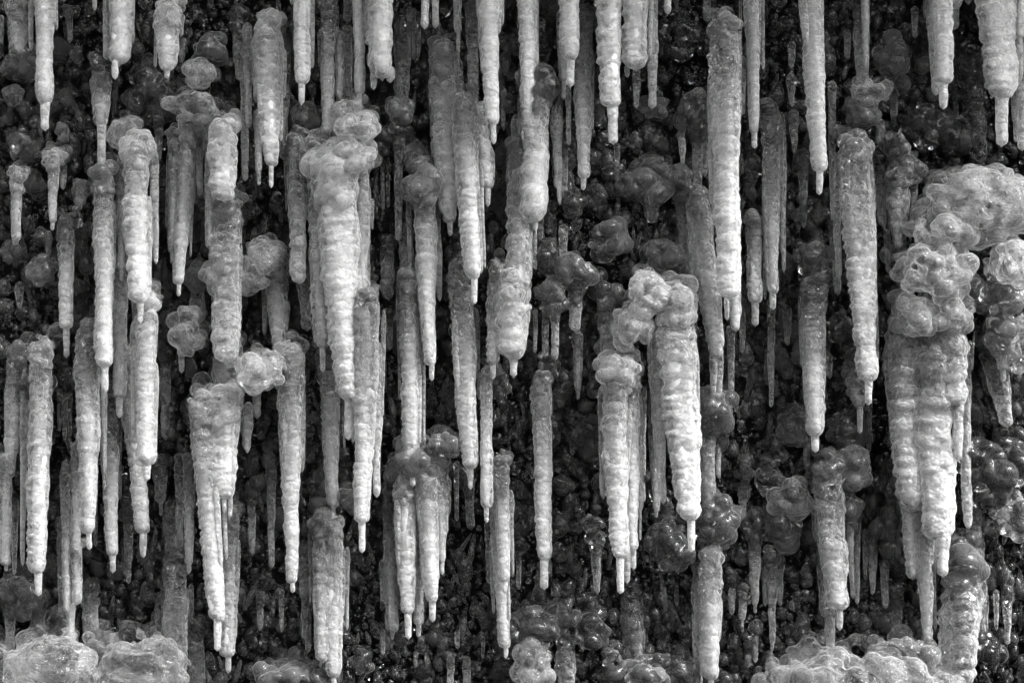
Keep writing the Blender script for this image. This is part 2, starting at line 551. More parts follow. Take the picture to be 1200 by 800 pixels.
I(16,162,16,188,9,6,0,0,.3,.45,'g',15,'B')
I(18,270,18,298,10,6,0,0,.15,.25,'g',0,'B')
# --- left third
I(122,205,123,431,27,22,28,9,.3,.82,'s',30,'F',"long straight white icicle with a narrow drip, left of the brightest left-hand pair")
I(160,172,165,357,32,29,22,8,.5,.86,'l',36,'F',"brilliant white icicle with bulging scales and a broad rounded foot")
I(143,180,143,318,12,8,12,5,.35,.6,'r',0,'M')
I(143,305,140,467,16,15,22,8,.25,.72,'r',0,'M',"slender grey to white icicle between two brilliant white ones, drip at its end")
I(173,352,173,545,25,22,18,8,.6,.86,'s',0,'F',"white scaly icicle directly below the broad rounded foot of another")
I(154,420,168,626,24,18,27,8,.45,.75,'s',0,'M',"pale icicle behind the lower white scaly one, reaching down to a thin drip")
I(160,345,160,440,10,8,0,0,.4,.5,'r',0,'B')
I(207,158,202,297,17,10,12,5,.35,.55,'r',30,'M',"left one of two grey ribbed icicles hanging from the big bubbly mass")
I(221,152,210,334,19,12,13,5,.4,.75,'r',28,'M',"grey ribbed icicle ending in a bright drip, right of its twin under the bubbly mass")
I(234,150,234,230,12,6,0,0,.35,.45,'r',0,'M')
I(219,230,219,289,10,7,0,0,.35,.55,'g',0,'M')
I(262,152,263,236,30,28,0,0,.6,.78,'l',0,'F',"knobbly white stub of fused pebbles standing out above a bubbly column")
I(246,148,247,292,14,10,0,0,.3,.5,'r',36,'M')
I(187,128,186,188,12,5,0,0,.15,.3,'r',40,'B')
I(287,85,287,212,10,7,0,0,.3,.45,'r',0,'M')
I(290,27,291,150,11,7,0,0,.35,.5,'r',0,'M')
I(279,18,281,95,18,9,0,0,.12,.35,'l',26,'B')
I(314,28,318,196,33,15,24,6,.5,.82,'l',34,'F',"bright icicle broad at its dark capped root, narrowing to a needle drip")
I(303,128,303,203,11,8,14,5,.6,.72,'g',0,'M')
I(335,58,332,187,15,8,0,0,.12,.4,'g',20,'B')
I(354,T,354,100,19,16,23,8,.7,.78,'r',0,'F',"straight ribbed white icicle of even width with peg drip, near a thin grey companion")
I(366,T,366,80,8,5,0,0,.4,.5,'g',0,'M')
I(385,5,384,157,17,13,0,0,.25,.5,'r',26,'M')
I(398,36,398,117,12,9,0,0,.4,.55,'g',0,'M')
I(408,T,408,27,13,9,0,0,.08,.15,'g',0,'B')
I(408,28,408,113,11,8,0,0,.2,.3,'r',0,'B')
I(421,T,421,111,14,12,16,6,.55,.75,'r',0,'M',"narrow ribbed white icicle with tiny drip, left of a wide lumpy white one")
I(446,T,448,92,33,30,0,0,.7,.8,'l',0,'F',"wide lumpy white icicle with a ragged flat foot and two short drips")
I(438,84,438,105,8,7,0,0,.7,.7,'g',0,'F')
I(458,78,457,97,12,9,0,0,.7,.75,'g',0,'F')
I(472,14,471,140,22,16,0,0,.08,.35,'g',0,'B',"wide clear glassy icicle with bright edges beside the wide lumpy white one")
I(485,10,485,70,6,4,0,0,.1,.3,'g',0,'B')
I(491,24,490,68,6,4,0,0,.1,.3,'g',0,'B')
I(479,8,480,78,5,3,0,0,.1,.3,'g',0,'B')
I(498,T,498,34,11,9,0,0,.75,.8,'g',0,'F')
I(510,T,510,33,10,8,0,0,.7,.75,'g',0,'F')
I(535,T,537,40,15,9,24,5,.25,.4,'r',0,'M')
I(519,60,527,262,33,20,14,6,.3,.65,'l',38,'M',"scaly grey icicle under a large dark rounded cap, paler towards its foot")
I(535,62,535,110,8,6,0,0,.4,.5,'g',0,'B')
I(507,98,512,216,10,8,0,0,.3,.4,'s',0,'B')
I(543,112,556,328,27,20,28,8,.3,.88,'s',22,'F',"leaning scaly white icicle with dark root and drip, right of the dark capped one")
I(553,8,556,132,14,11,0,0,.25,.4,'r',0,'B')
I(562,128,572,222,25,15,20,6,.4,.75,'l',22,'M',"short tapering grey icicle peeping from behind a long bright smooth one")
I(568,T,578,147,30,19,22,7,.8,.86,'s',0,'F',"long bright icicle leaning right as it narrows, with a thin drip tip")
I(590,103,590,153,7,4,0,0,.2,.3,'g',0,'B')
I(615,T,621,152,25,21,30,10,.68,.82,'s',0,'F',"scaly white icicle of even width with a thick drip overlapping a fatter one below")
I(634,20,634,77,10,7,0,0,.15,.25,'g',0,'B')
I(627,98,627,262,38,36,8,7,.2,.8,'l',0,'M',"fat scaly icicle turning bright white at its round foot, hanging below another's drip")
I(609,170,610,340,24,28,0,0,.25,.5,'l',0,'M',"pale lumpy icicle standing left of the fat round footed one")
I(602,332,602,422,46,34,20,9,.55,.72,'l',40,'M',"stubby bundle of white pebbly ice hanging below a pale lumpy icicle")
I(668,T,669,72,24,21,30,10,.7,.8,'s',0,'F',"short white icicle with a blunt foot and finger thick drip")
I(666,T,666,20,11,9,0,0,.88,.9,'g',0,'F')
I(661,16,661,97,15,12,20,6,.35,.6,'r',0,'M')
I(681,22,684,210,26,15,13,6,.2,.55,'r',0,'M',"grey ribbed icicle with glassy right edge, tapering slowly to a small drip")
I(711,T,718,127,38,24,42,12,.8,.86,'s',0,'F',"very broad white icicle with a long straight glassy drip")
I(723,168,723,213,8,5,0,0,.15,.3,'g',0,'B')
I(749,T,744,82,28,26,0,0,.5,.7,'s',0,'F',"pale scaly icicle cut off slantwise with a dark sliver below its foot")
I(735,76,735,91,7,5,0,0,.5,.5,'g',0,'M')
I(746,80,746,127,10,6,0,0,.15,.3,'g',0,'M')
I(766,T,765,67,15,12,60,11,.35,.5,'g',0,'M',"grey glassy icicle with a long stepped lower shaft beside a slant cut one")
I(783,T,783,17,12,9,0,0,.65,.7,'g',0,'F')
I(829,T,829,26,13,9,0,0,.1,.2,'g',0,'B')
I(658,168,659,234,17,12,0,0,.12,.4,'g',20,'B')
I(798,140,800,185,10,7,8,5,.25,.4,'g',25,'B')
I(817,146,818,233,17,9,0,0,.12,.25,'g',34,'B')
I(826,150,826,207,10,6,0,0,.2,.35,'g',0,'B')
I(763,220,763,257,9,6,0,0,.25,.4,'g',48,'B')
I(649,170,649,210,6,4,0,0,.1,.3,'g',0,'B')
I(652,110,653,135,6,4,0,0,.1,.3,'g',0,'B')
# --- right third, top
I(850,30,855,350,34,30,0,0,.3,.92,'s',36,'F',"massive white scaly icicle of even girth with dark root, right of slim grey ones")
I(862,340,862,388,15,11,0,0,.8,.85,'g',0,'F')
I(852,338,852,375,7,5,0,0,.6,.6,'g',0,'F')
I(870,66,870,135,9,6,0,0,.25,.35,'g',0,'B')
I(880,T,884,157,22,12,17,7,.25,.6,'r',0,'F',"glassy ringed icicle with dark core and bright edges, close to the massive white one")
I(893,10,893,78,6,4,0,0,.2,.3,'g',0,'B')
I(902,130,906,345,24,14,18,8,.12,.55,'r',26,'M',"glassy barrel shaped icicle with fine rings, a thinner dark one trailing below it")
I(904,350,904,477,12,5,0,0,.12,.3,'g',0,'B')
I(884,258,885,356,19,15,26,8,.3,.5,'r',22,'M')
I(942,T,961,202,28,20,26,8,.4,.74,'r',0,'F',"long ringed icicle leaning right, smooth tapering sides and a peg drip")
I(957,T,960,72,16,8,0,0,.5,.65,'r',0,'F')
I(952,T,952,7,9,8,0,0,.7,.7,'g',0,'F')
I(975,95,976,250,10,6,8,4,.2,.45,'g',0,'B')
I(1009,18,1011,97,19,12,0,0,.2,.45,'r',0,'B')
I(1013,T,1015,80,15,6,0,0,.5,.6,'r',0,'M')
I(928,48,928,80,10,6,0,0,.12,.25,'g',0,'B')
I(927,86,928,125,12,5,0,0,.12,.25,'g',0,'B')
I(930,128,931,180,13,4,0,0,.12,.25,'g',0,'B')
I(941,185,942,267,14,6,0,0,.15,.4,'g',20,'B')
I(1072,8,1072,45,11,5,0,0,.12,.25,'g',0,'B')
I(993,34,993,70,10,6,0,0,.12,.25,'g',0,'B')
I(1085,T,1097,112,18,9,0,0,.3,.45,'r',0,'M')
I(1101,T,1106,100,24,20,28,11,.5,.7,'r',0,'F',"smooth grey white icicle with stepped shoulder and glassy drip")
I(1118,T,1118,35,14,11,0,0,.4,.55,'g',0,'M')
I(1121,T,1120,12,30,26,0,0,.5,.6,'l',0,'F')
I(1163,T,1174,117,48,32,54,16,.55,.75,'s',0,'F',"thickest icicle under the brow, pocked white sides and a wide glassy drip")
I(1148,T,1148,8,13,11,0,0,.85,.9,'g',0,'F')
I(1195,T,1196,45,13,10,0,0,.5,.6,'g',0,'F')
I(1198,30,1198,176,17,12,0,0,.25,.45,'r',0,'M')
I(1190,100,1190,167,8,5,0,0,.25,.35,'g',0,'B')
I(1134,55,1149,190,27,20,0,0,.03,.10,'l',26,'B',"crooked water clear icicle, almost black, over the big pale mound")
I(1048,100,1048,150,11,6,0,0,.25,.45,'g',34,'B')
I(1032,140,1032,172,13,11,0,0,.4,.6,'g',0,'B')
I(1002,172,1018,448,37,22,26,10,.3,.74,'s',36,'F',"tall scaly white icicle leaning right under a pair of grey bubbles")
I(976,255,983,345,14,9,0,0,.15,.3,'s',0,'B')
I(1054,195,1053,292,32,10,0,0,.3,.5,'l',30,'M',"grey wedge of bubbly ice under a round dark sphere, narrowing to a point")
I(1038,250,1041,320,11,6,0,0,.2,.35,'r',0,'B')
I(1029,175,1034,265,18,10,0,0,.12,.3,'l',0,'B')
# --- centre
I(393,190,409,471,54,25,44,11,.7,.93,'s',0,'F',"largest brightest icicle, wedge shaped, hanging from a pale bubbly head, long drip")
I(426,192,425,360,18,8,0,0,.5,.72,'r',0,'M',"smooth pale flank icicle frozen to the right side of the largest bright one")
I(370,190,378,408,25,18,28,7,.45,.55,'s',30,'M',"grey scaly icicle frozen to the left side of the largest bright one")
I(347,160,352,332,22,18,0,0,.25,.45,'l',26,'M',"darker bubbly icicle, second to the left of the largest bright one")
I(355,312,360,387,17,12,0,0,.15,.3,'l',0,'B')
I(441,185,440,250,6,4,0,0,.08,.2,'g',26,'B')
I(448,185,449,246,6,4,0,0,.08,.2,'g',0,'B')
I(455,185,455,243,6,4,0,0,.08,.2,'g',0,'B')
I(468,155,467,282,11,8,0,0,.15,.3,'s',28,'B')
I(477,255,477,325,18,14,0,0,.2,.4,'r',0,'B')
I(495,195,506,429,32,14,17,6,.25,.78,'l',32,'M',"bubbly rooted icicle that ends in a slim bright drip, over a grey scaly pair")
I(480,322,484,553,25,17,17,7,.3,.82,'s',28,'M',"scaly icicle with a dark pebbly head, bright lower half, small drip")
I(493,355,494,453,7,4,0,0,.12,.25,'g',0,'B')
I(541,310,551,550,28,18,23,7,.2,.8,'s',24,'M',"long scaly icicle fading from dark head to white foot, below a leaning white one")
I(571,432,570,596,15,13,16,6,.3,.7,'r',0,'M',"slim ringed icicle right of the dark headed fading one")
I(584,312,578,428,20,14,16,7,.3,.55,'l',22,'M',"grey knobbly icicle left of the stubby pebbly bundle")
I(326,305,327,414,27,12,0,0,.3,.55,'l',32,'M',"grey cone of ice under a bubbly arch, left of the darker bubbly icicle")
I(301,455,301,490,11,9,0,0,.55,.7,'g',0,'M')
I(341,412,343,684,34,13,10,6,.35,.85,'s',34,'F',"long tapering white icicle with dark lumpy head, right of a round white knob")
I(384,408,391,595,25,14,11,5,.25,.62,'s',0,'M',"grey scaly icicle in the gap left of a bright footed one")
I(432,345,424,613,30,18,34,8,.3,.86,'s',26,'F',"scaly icicle leaning left from a dark head, bright foot and slim drip")
I(457,366,457,410,9,6,0,0,.15,.35,'g',20,'B')
I(450,370,449,416,5,3,0,0,.1,.3,'g',0,'B')
I(455,280,455,350,18,15,0,0,.08,.25,'l',0,'B')
I(318,545,318,665,14,7,0,0,.2,.42,'s',0,'B')
I(360,645,359,701,21,18,0,0,.2,.45,'s',22,'B',"short grey block of ice with two glassy prongs hanging from it")
I(357,696,357,748,9,7,0,0,.2,.35,'g',0,'B')
I(362,696,361,764,8,6,0,0,.2,.35,'g',0,'B')
I(377,612,378,775,20,15,0,0,.3,.6,'s',30,'M')
I(391,615,391,794,24,18,10,7,.4,.75,'s',0,'M',"scaly pale icicle near the foot, fused to a thinner one at its left")
I(457,565,460,741,18,14,8,5,.18,.55,'s',20,'B',"dim slanting scaled icicle left of a bright quartet low on the face")
I(449,655,450,705,8,6,0,0,.2,.3,'s',0,'B')
I(474,563,478,720,25,18,28,8,.5,.86,'s',26,'M',"bright scaly icicle, leftmost white one of the low quartet")
I(491,640,491,733,15,12,13,6,.3,.52,'s',0,'B')
I(500,552,507,706,26,18,22,8,.45,.86,'s',26,'M',"bright scaly icicle with hooked head, middle of the low quartet")
I(515,542,518,660,22,11,13,5,.35,.75,'s',22,'M',"shorter bent icicle at the right end of the low quartet")
I(535,540,535,610,7,4,0,0,.1,.25,'g',0,'B')
I(550,565,552,620,13,8,0,0,.12,.25,'s',0,'B')
I(587,540,592,682,20,14,13,6,.25,.7,'s',22,'M')
I(583,600,593,760,20,13,10,6,.45,.8,'s',0,'M',"long pale icicle, lowest of the chain under the knobbly grey one")
I(572,610,574,683,10,6,0,0,.18,.3,'s',0,'B')
I(449,737,449,767,6,4,0,0,.12,.25,'g',0,'B')
I(536,738,536,760,7,5,0,0,.12,.25,'g',0,'B')
I(528,768,528,806,11,8,0,0,.2,.35,'g',14,'B')
I(547,772,547,806,11,8,0,0,.2,.3,'g',13,'B')
I(487,765,487,782,6,4,0,0,.2,.3,'g',10,'B')
I(500,766,500,780,5,3,0,0,.15,.3,'g',0,'B')
I(566,745,566,772,5,3,0,0,.15,.3,'g',0,'B')
# --- centre right
I(634,250,634,282,7,5,0,0,.15,.25,'g',0,'B')
I(660,262,660,308,12,8,0,0,.1,.25,'g',0,'B')
I(651,356,651,422,13,8,0,0,.25,.45,'r',29,'B')
I(639,356,639,420,9,7,0,0,.08,.2,'g',0,'B')
I(628,362,627,413,6,4,0,0,.2,.35,'g',0,'B')
I(674,335,675,388,20,15,0,0,.2,.4,'r',26,'B')
I(677,388,678,460,15,7,8,4,.2,.5,'g',0,'B',"glassy carrot shaped icicle with a dark knot where it joins the one above")
I(711,345,713,420,22,14,0,0,.2,.4,'l',38,'B',"dark mushroom headed icicle, small clear one frozen against its right side")
I(722,346,720,390,14,7,0,0,.1,.25,'g',0,'B')
I(722,430,727,655,38,18,40,9,.4,.84,'s',40,'F',"broad bubbly headed icicle with slanting scales and a long stiff drip")
I(740,440,742,645,22,15,22,7,.45,.84,'s',0,'F',"icicle fused to the right of the broad bubbly headed one, shorter drip")
I(735,630,735,683,10,7,0,0,.7,.75,'g',0,'F')
I(752,452,753,588,13,6,0,0,.12,.4,'g',0,'B',"slim clear icicle with bright right edge between two broad white ones")
I(768,455,769,600,18,8,6,4,.2,.5,'r',20,'B')
I(793,350,810,610,46,26,36,9,.45,.9,'s',48,'F',"massive scaly icicle leaning right from a grey dome, narrow stiff drip")
I(830,478,831,595,18,15,0,0,.3,.5,'r',26,'B')
I(842,500,842,560,8,5,0,0,.3,.5,'g',0,'B')
I(636,440,638,656,25,20,34,10,.3,.8,'s',22,'M',"lone scaly white icicle on the dark face, dark pointed head, glassy drip")
I(803,228,804,345,18,13,0,0,.25,.4,'s',22,'B')
I(818,232,840,420,30,18,0,0,.3,.6,'s',28,'M',"grey scaly icicle leaning right, tucked left of the massive even one, twin drips")
I(836,412,836,467,10,6,0,0,.35,.5,'g',0,'M')
I(843,412,843,473,11,6,0,0,.35,.55,'r',0,'M')
I(857,380,857,467,11,6,0,0,.15,.3,'g',0,'B')
I(870,362,870,413,10,5,0,0,.12,.3,'g',0,'B')
I(833,650,833,797,27,20,8,7,.35,.75,'s',32,'M',"pale icicle low on the face, pebbly head under a dark rounded boss")
I(818,680,819,806,13,10,0,0,.2,.35,'l',0,'B')
I(872,570,871,592,16,11,14,7,.2,.4,'g',18,'B')
I(884,625,885,710,17,7,8,4,.2,.42,'g',24,'B',"clear carrot icicle with glinting right edge hanging from a bubbly boss")
I(898,650,897,710,11,6,0,0,.2,.4,'g',0,'B')
I(870,690,870,728,13,8,12,4,.2,.4,'g',18,'B')
I(858,688,858,720,10,5,0,0,.15,.3,'g',0,'B')
I(877,745,877,782,10,6,0,0,.2,.35,'g',16,'B')
I(885,742,885,776,9,5,0,0,.2,.35,'g',0,'B')
I(698,640,700,695,14,6,0,0,.15,.35,'g',16,'B')
I(608,638,608,690,7,5,0,0,.12,.3,'g',22,'B')
I(601,645,601,676,6,4,0,0,.12,.3,'g',0,'B')
I(671,500,671,533,7,5,0,0,.15,.3,'g',11,'B')
I(795,650,795,672,6,4,0,0,.12,.25,'g',0,'B')
I(812,648,812,670,7,4,0,0,.2,.3,'g',0,'B')
I(741,685,744,806,25,24,0,0,.08,.28,'l',22,'B',"upright glassy pillar with bright right edge, rising to the bottom under a drip")
I(663,745,666,806,22,20,0,0,.2,.35,'l',20,'B')
# --- right third, lower
I(953,330,955,512,28,20,18,9,.12,.74,'r',38,'F',"dark bubble headed icicle with ringed bright body and short side drip")
I(945,495,946,552,12,6,8,4,.2,.4,'g',0,'B')
I(971,413,972,443,11,7,0,0,.12,.3,'g',0,'B')
I(922,357,923,405,11,6,0,0,.12,.25,'g',0,'B')
I(1004,440,1008,478,26,13,30,7,.25,.5,'l',26,'M')
I(1019,468,1018,530,7,5,0,0,.2,.35,'g',0,'B')
I(1062,370,1072,600,50,36,0,0,.4,.62,'s',44,'M',"wide scaly pale column, left side of the great frozen mass on the right")
I(1068,540,1071,678,30,14,0,0,.5,.74,'s',0,'M',"slanting pale point below the left of the great frozen mass")
I(1094,395,1103,634,56,34,0,0,.4,.8,'l',48,'F',"broad bubbly column with bright foot under the great frozen mass")
I(1104,620,1105,675,18,13,0,0,.75,.78,'g',0,'F')
I(1092,600,1092,668,10,7,0,0,.6,.65,'g',0,'M')
I(1115,380,1119,478,38,28,0,0,.4,.55,'l',40,'F',"bubbly lobe with a thin flat flange, right of the broad bright footed column")
I(1123,468,1123,540,15,11,0,0,.5,.58,'r',0,'F',"stiff straight peg of ice under the flanged bubbly lobe")
I(1081,600,1088,753,22,10,0,0,.4,.62,'s',0,'M',"pale point between the two bright ends of the great frozen mass")
I(1128,660,1127,806,44,46,0,0,.25,.38,'s',48,'M',"thick slanted scaly pillar with smooth right side, standing to the bottom")
I(1142,595,1142,660,18,15,0,0,.25,.42,'r',0,'B')
I(1151,600,1151,660,6,5,0,0,.2,.4,'g',0,'B')
I(1160,400,1181,500,32,15,0,0,.15,.35,'l',30,'B',"dark bubbly icicle leaning right beside the great frozen mass")
I(1176,405,1176,448,8,6,0,0,.35,.45,'g',36,'M')
I(968,545,984,715,36,22,23,8,.18,.58,'s',34,'M',"grey scaly icicle leaning right with glassy blunt foot and short drip")
I(972,710,974,773,15,8,0,0,.2,.45,'g',0,'B')
I(962,640,965,722,12,8,0,0,.12,.25,'s',0,'B')
I(997,590,997,650,10,7,0,0,.3,.5,'g',34,'M')
I(1004,600,1005,707,13,5,0,0,.15,.4,'l',0,'B')
I(1014,620,1014,678,8,4,0,0,.12,.3,'g',0,'B')
I(1022,635,1023,696,14,5,0,0,.15,.4,'g',15,'B')
I(1036,655,1038,713,12,6,0,0,.12,.3,'g',0,'B')
I(1047,590,1047,660,12,7,0,0,.1,.25,'g',22,'B')
I(1050,690,1050,738,20,16,0,0,.15,.28,'l',24,'B')
I(905,650,905,755,13,6,8,4,.2,.42,'g',24,'B',"slim clear icicle with twin at its right, under a cluster of grey beads")
I(914,650,914,710,12,5,0,0,.2,.4,'g',0,'B')
I(904,763,904,781,5,3,0,0,.15,.3,'g',0,'B')
I(1180,690,1181,755,14,5,0,0,.12,.32,'g',20,'B')
I(1167,690,1168,738,8,4,0,0,.12,.3,'g',0,'B')
I(1155,695,1155,745,8,5,0,0,.12,.3,'g',0,'B')
I(1149,690,1150,772,6,4,0,0,.12,.3,'g',0,'B')
I(1100,755,1099,792,6,4,0,0,.12,.3,'g',0,'B')
# --- left, lower
I(22,412,11,560,24,10,0,0,.25,.65,'r',28,'M',"pale ringed icicle leaning left under a dark cap at the left side")
I(8,535,7,663,15,11,6,5,.4,.62,'r',0,'M',"ringed icicle hanging just below the left leaning pale one")
I(18,583,17,673,9,5,0,0,.15,.3,'g',0,'B')
I(26,430,25,470,9,5,0,0,.3,.4,'g',0,'B')
I(49,405,45,672,29,19,26,9,.35,.84,'s',30,'F',"long scaly white icicle with stepped drip, at the left above the bubbly mounds")
I(104,385,104,626,29,16,18,7,.25,.78,'s',30,'F',"scaly icicle with dark head and white foot, left of three short drips")
I(90,520,90,650,13,10,0,0,.35,.62,'s',0,'M')
I(77,550,79,717,13,11,0,0,.3,.6,'s',0,'M',"slim slanting icicle in the bunch above the left bubbly mound")
I(91,640,91,708,13,10,0,0,.45,.65,'s',0,'M')
I(83,690,83,750,11,10,0,0,.55,.7,'g',0,'M')
I(70,605,71,718,8,5,0,0,.15,.3,'s',0,'B')
I(129,455,132,652,22,15,19,7,.2,.78,'s',20,'M',"scaly icicle with a dark root and peg drip, between two white bunches")
I(151,598,151,660,13,9,23,6,.1,.28,'g',16,'B')
I(195,415,194,515,14,8,0,0,.15,.35,'s',16,'B')
I(213,408,213,437,9,5,0,0,.4,.5,'g',0,'M')
I(232,315,233,378,20,16,0,0,.25,.42,'l',27,'B')
I(23,330,23,362,12,6,0,0,.12,.25,'g',0,'B')
I(70,455,70,505,8,4,0,0,.12,.25,'g',0,'B')
I(76,460,76,518,8,4,0,0,.12,.25,'g',0,'B')
I(82,458,82,512,7,4,0,0,.12,.25,'g',0,'B')
I(78,262,78,386,22,16,33,8,.2,.74,'s',0,'M',"ringed grey icicle with stepped glassy drip, alone on the dark face at left")
I(201,590,201,682,18,10,12,5,.12,.45,'s',16,'B',"dark plump icicle with small drip, left of a slim grey one")
I(222,545,222,662,15,10,10,5,.3,.6,'s',0,'M')
I(210,530,211,645,11,6,0,0,.15,.3,'s',0,'B')
I(236,470,255,728,30,22,34,9,.4,.88,'s',0,'F',"tall white scaly icicle leaning right, long drip, beneath a blocky white shoulder")
I(262,468,260,586,38,34,0,0,.55,.86,'s',0,'F',"blocky white shoulder of ice with a fringe of short glassy drips")
I(250,580,249,616,9,7,0,0,.7,.7,'g',0,'F')
I(263,578,263,600,6,5,0,0,.7,.7,'g',0,'F')
I(270,578,270,606,6,5,0,0,.7,.7,'g',0,'F')
I(273,600,268,770,19,17,18,7,.25,.68,'s',0,'M',"grey icicle with glassy right edge behind the tall right leaning white one")
I(207,655,206,806,24,28,0,0,.12,.35,'r',0,'M',"smooth dark pillar with bright right edge rising beside the bubbly mounds")
I(192,700,193,806,18,16,0,0,.25,.35,'l',18,'B')
I(231,730,232,806,18,16,0,0,.12,.3,'l',22,'B')
I(107,690,107,757,22,17,0,0,.15,.38,'l',24,'B',"dim stubby icicle dipping into the bubbly mound at the left")
I(12,700,12,762,15,10,0,0,.15,.38,'g',26,'B')
I(47,700,47,742,18,10,0,0,.12,.3,'g',20,'B')
I(295,590,296,650,10,7,0,0,.2,.4,'s',12,'B')
I(268,415,270,478,34,28,0,0,.35,.55,'l',0,'M',"bubbly foot of the frozen column left of a round white knob")
I(268,235,266,425,32,36,0,0,.3,.48,'l',0,'M',"bubbly column of fused spheres beneath the knobbly white stub")
I(188,540,189,590,18,12,14,5,.2,.35,'l',22,'B')
I(305,700,305,738,10,6,0,0,.15,.3,'g',16,'B')
I(330,690,330,740,7,4,0,0,.15,.3,'g',0,'B')
I(112,560,112,640,6,4,0,0,.12,.25,'g',0,'B')
I(655,700,655,730,6,4,0,0,.12,.25,'g',0,'B')

# --- frozen lumps: x, y, width, height, milkiness, number of bubbles, distance step, label
LUMPS = []
def K(x, y, w, h, f, n, lay='B', label=None):
    LUMPS.append((x, y, w, h, f, n, lay, label))

K(417,150,48,34,.52,30,'F',"upper pale bubbly dome stacked on the head of the largest bright icicle")
K(408,186,62,46,.6,34,'F',"pale bubbly head from which the largest bright icicle hangs")
K(405,128,44,26,.5,20,'M',"grey frilly bubble row above the pale bubbly heads")
K(145,156,36,40,.42,22,'M',"grey pebbly boss above the brilliant white rounded icicle")
K(158,118,24,26,.25,14)
K(170,92,30,24,.14,14)
K(182,108,40,34,.14,18)
K(231,90,36,34,.5,20,'M',"round pale rosette of ice standing alone above the bubbly mass")
K(246,60,36,38,.28,20,'B')
K(225,125,60,36,.4,36,'M',"broad bubbly mass of grey spheres carrying two ribbed icicles")
K(258,135,40,30,.22,16)
K(131,200,30,34,.28,18)
K(118,72,26,20,.14,10,'M')
K(306,437,48,44,.54,26,'F',"round white knob of ice with a short drip below")
K(290,322,56,40,.56,26,'M',"arching bubbly ice bridging the column and a grey cone")
K(307,300,44,40,.45,24,'M',"upper bubbly bulge over the grey cone of ice")
K(262,322,42,44,.55,22,'M')
K(360,143,28,30,.3,16)
K(372,172,34,30,.4,16,'M')
K(450,163,30,34,.12,14,'B',"dark round boss with three glassy slivers beneath it")
K(468,132,32,28,.3,18)
K(497,222,42,44,.3,20,'M',"dark grey bubble cluster over the bubbly rooted icicle")
K(490,186,30,30,.16,14)
K(645,342,32,30,.25,14)
K(672,318,44,40,.25,24,'B',"grey bubbly cluster feeding the carrot shaped icicle")
K(640,300,30,40,.12,14)
K(712,280,42,46,.24,22,'B',"grey pebbly boss alone on the dark face, above the mushroom headed icicle")
K(760,345,46,52,.56,24,'F',"round pale bubbly boss left of the massive leaning icicle")
K(742,385,46,50,.5,24,'F',"pale bubbly neck joining the round boss and the shoulder below it")
K(728,436,48,42,.5,26,'F',"pale bubbly shoulder above the broad slanting scaled icicle")
K(780,300,44,40,.2,18)
K(672,240,30,34,.14,14)
K(700,235,26,30,.1,12)
K(740,215,34,34,.2,14)
K(763,206,50,36,.22,24,'B',"dark bubbly boss with a single thin icicle beneath")
K(797,213,36,34,.22,18)
K(817,128,36,44,.14,18,'B',"dark clear boss holding two glassy icicles")
K(766,125,34,26,.25,14)
K(800,45,40,40,.06,18)
K(790,60,30,30,.06,14)
K(1045,70,34,60,.2,26,'B',"dark stack of bubbles with one glassy spike beneath it")
K(1021,108,44,30,.36,20,'M',"left grey bubble of the pair over the tall leaning icicle")
K(1008,135,34,44,.28,20,'M')
K(1050,170,32,32,.24,8,'M',"smooth dark sphere of ice over a grey wedge")
K(1065,195,32,36,.28,14,'M')
K(1085,150,70,44,.08,30,'B',"band of dark glassy beads above the big pale mound")
K(1120,160,44,44,.07,20)
K(1015,130,26,24,.3,10)
K(1150,243,140,92,.46,70,'M',"big pale bubbly mound bulging from the face at the right side")
K(1105,275,76,64,.52,44,'F',"pale bubbly lobe at the left of the big mound")
K(1095,318,84,64,.46,44,'F',"layered bubbly lobe in the middle of the great frozen mass")
K(1072,368,48,48,.58,28,'F',"round pale bubble at the left shoulder of the great frozen mass")
K(1113,362,56,60,.55,34,'F',"bubble studded lobe over the flanged lobe of the great mass")
K(1185,308,46,52,.5,24,'F',"round pale knob at the right of the great frozen mass")
K(1143,345,48,44,.24,22,'M',"dark sphere cluster between the pale lobes of the great mass")
K(1172,390,48,44,.2,22,'M')
K(1175,345,50,46,.26,22,'M')
K(1197,410,22,70,.35,16,'M')
K(1155,300,40,40,.16,18)
K(953,303,40,36,.14,20,'M',"crown of dark clear bubbles on the ringed bright bodied icicle")
K(928,582,46,42,.36,26,'B',"grey frilly boss alone between thin glassy icicles")
K(995,547,44,44,.28,24,'M',"grey bubbly head above the right leaning scaly icicle")
K(912,618,36,50,.22,20)
K(882,612,26,34,.18,14)
K(833,605,70,56,.22,26,'B',"large dark rounded boss over the low pebbly headed icicle")
K(787,638,54,56,.16,26,'B',"dark cracked round boss left of the large dark one")
K(838,634,32,34,.25,14)
K(836,480,44,54,.25,26,'B',"grey bubbly boss right of the massive leaning icicle")
K(1190,602,44,56,.32,26,'B',"grey tumbling bubbles at the right side below the great mass")
K(1168,612,28,40,.2,14)
K(1120,640,50,40,.14,20)
K(60,784,112,70,.42,60,'F',"left bubbly white mound at the foot of the face")
K(8,785,50,44,.4,26,'M',"small grey bubbly mound at the left side of a white one")
K(168,786,110,66,.38,60,'F',"second bubbly grey mound right of the white one at the foot")
K(120,770,44,40,.25,22,'M')
K(147,748,20,22,.12,8)
K(1015,806,230,80,.4,110,'F',"long low bubbly bank of ice along the foot at right")
K(930,798,90,40,.38,40,'M')
K(1060,775,80,60,.36,40,'M')
K(625,778,42,62,.45,28,'M',"stubby grey bubble pillar at the foot between dark beads")
K(662,722,36,40,.2,20)
K(630,735,56,46,.16,28,'B',"dark bubble heap at the foot left of the glassy pillar")
K(600,745,36,40,.12,18)
K(690,740,44,40,.13,20)
K(720,782,34,40,.2,16)
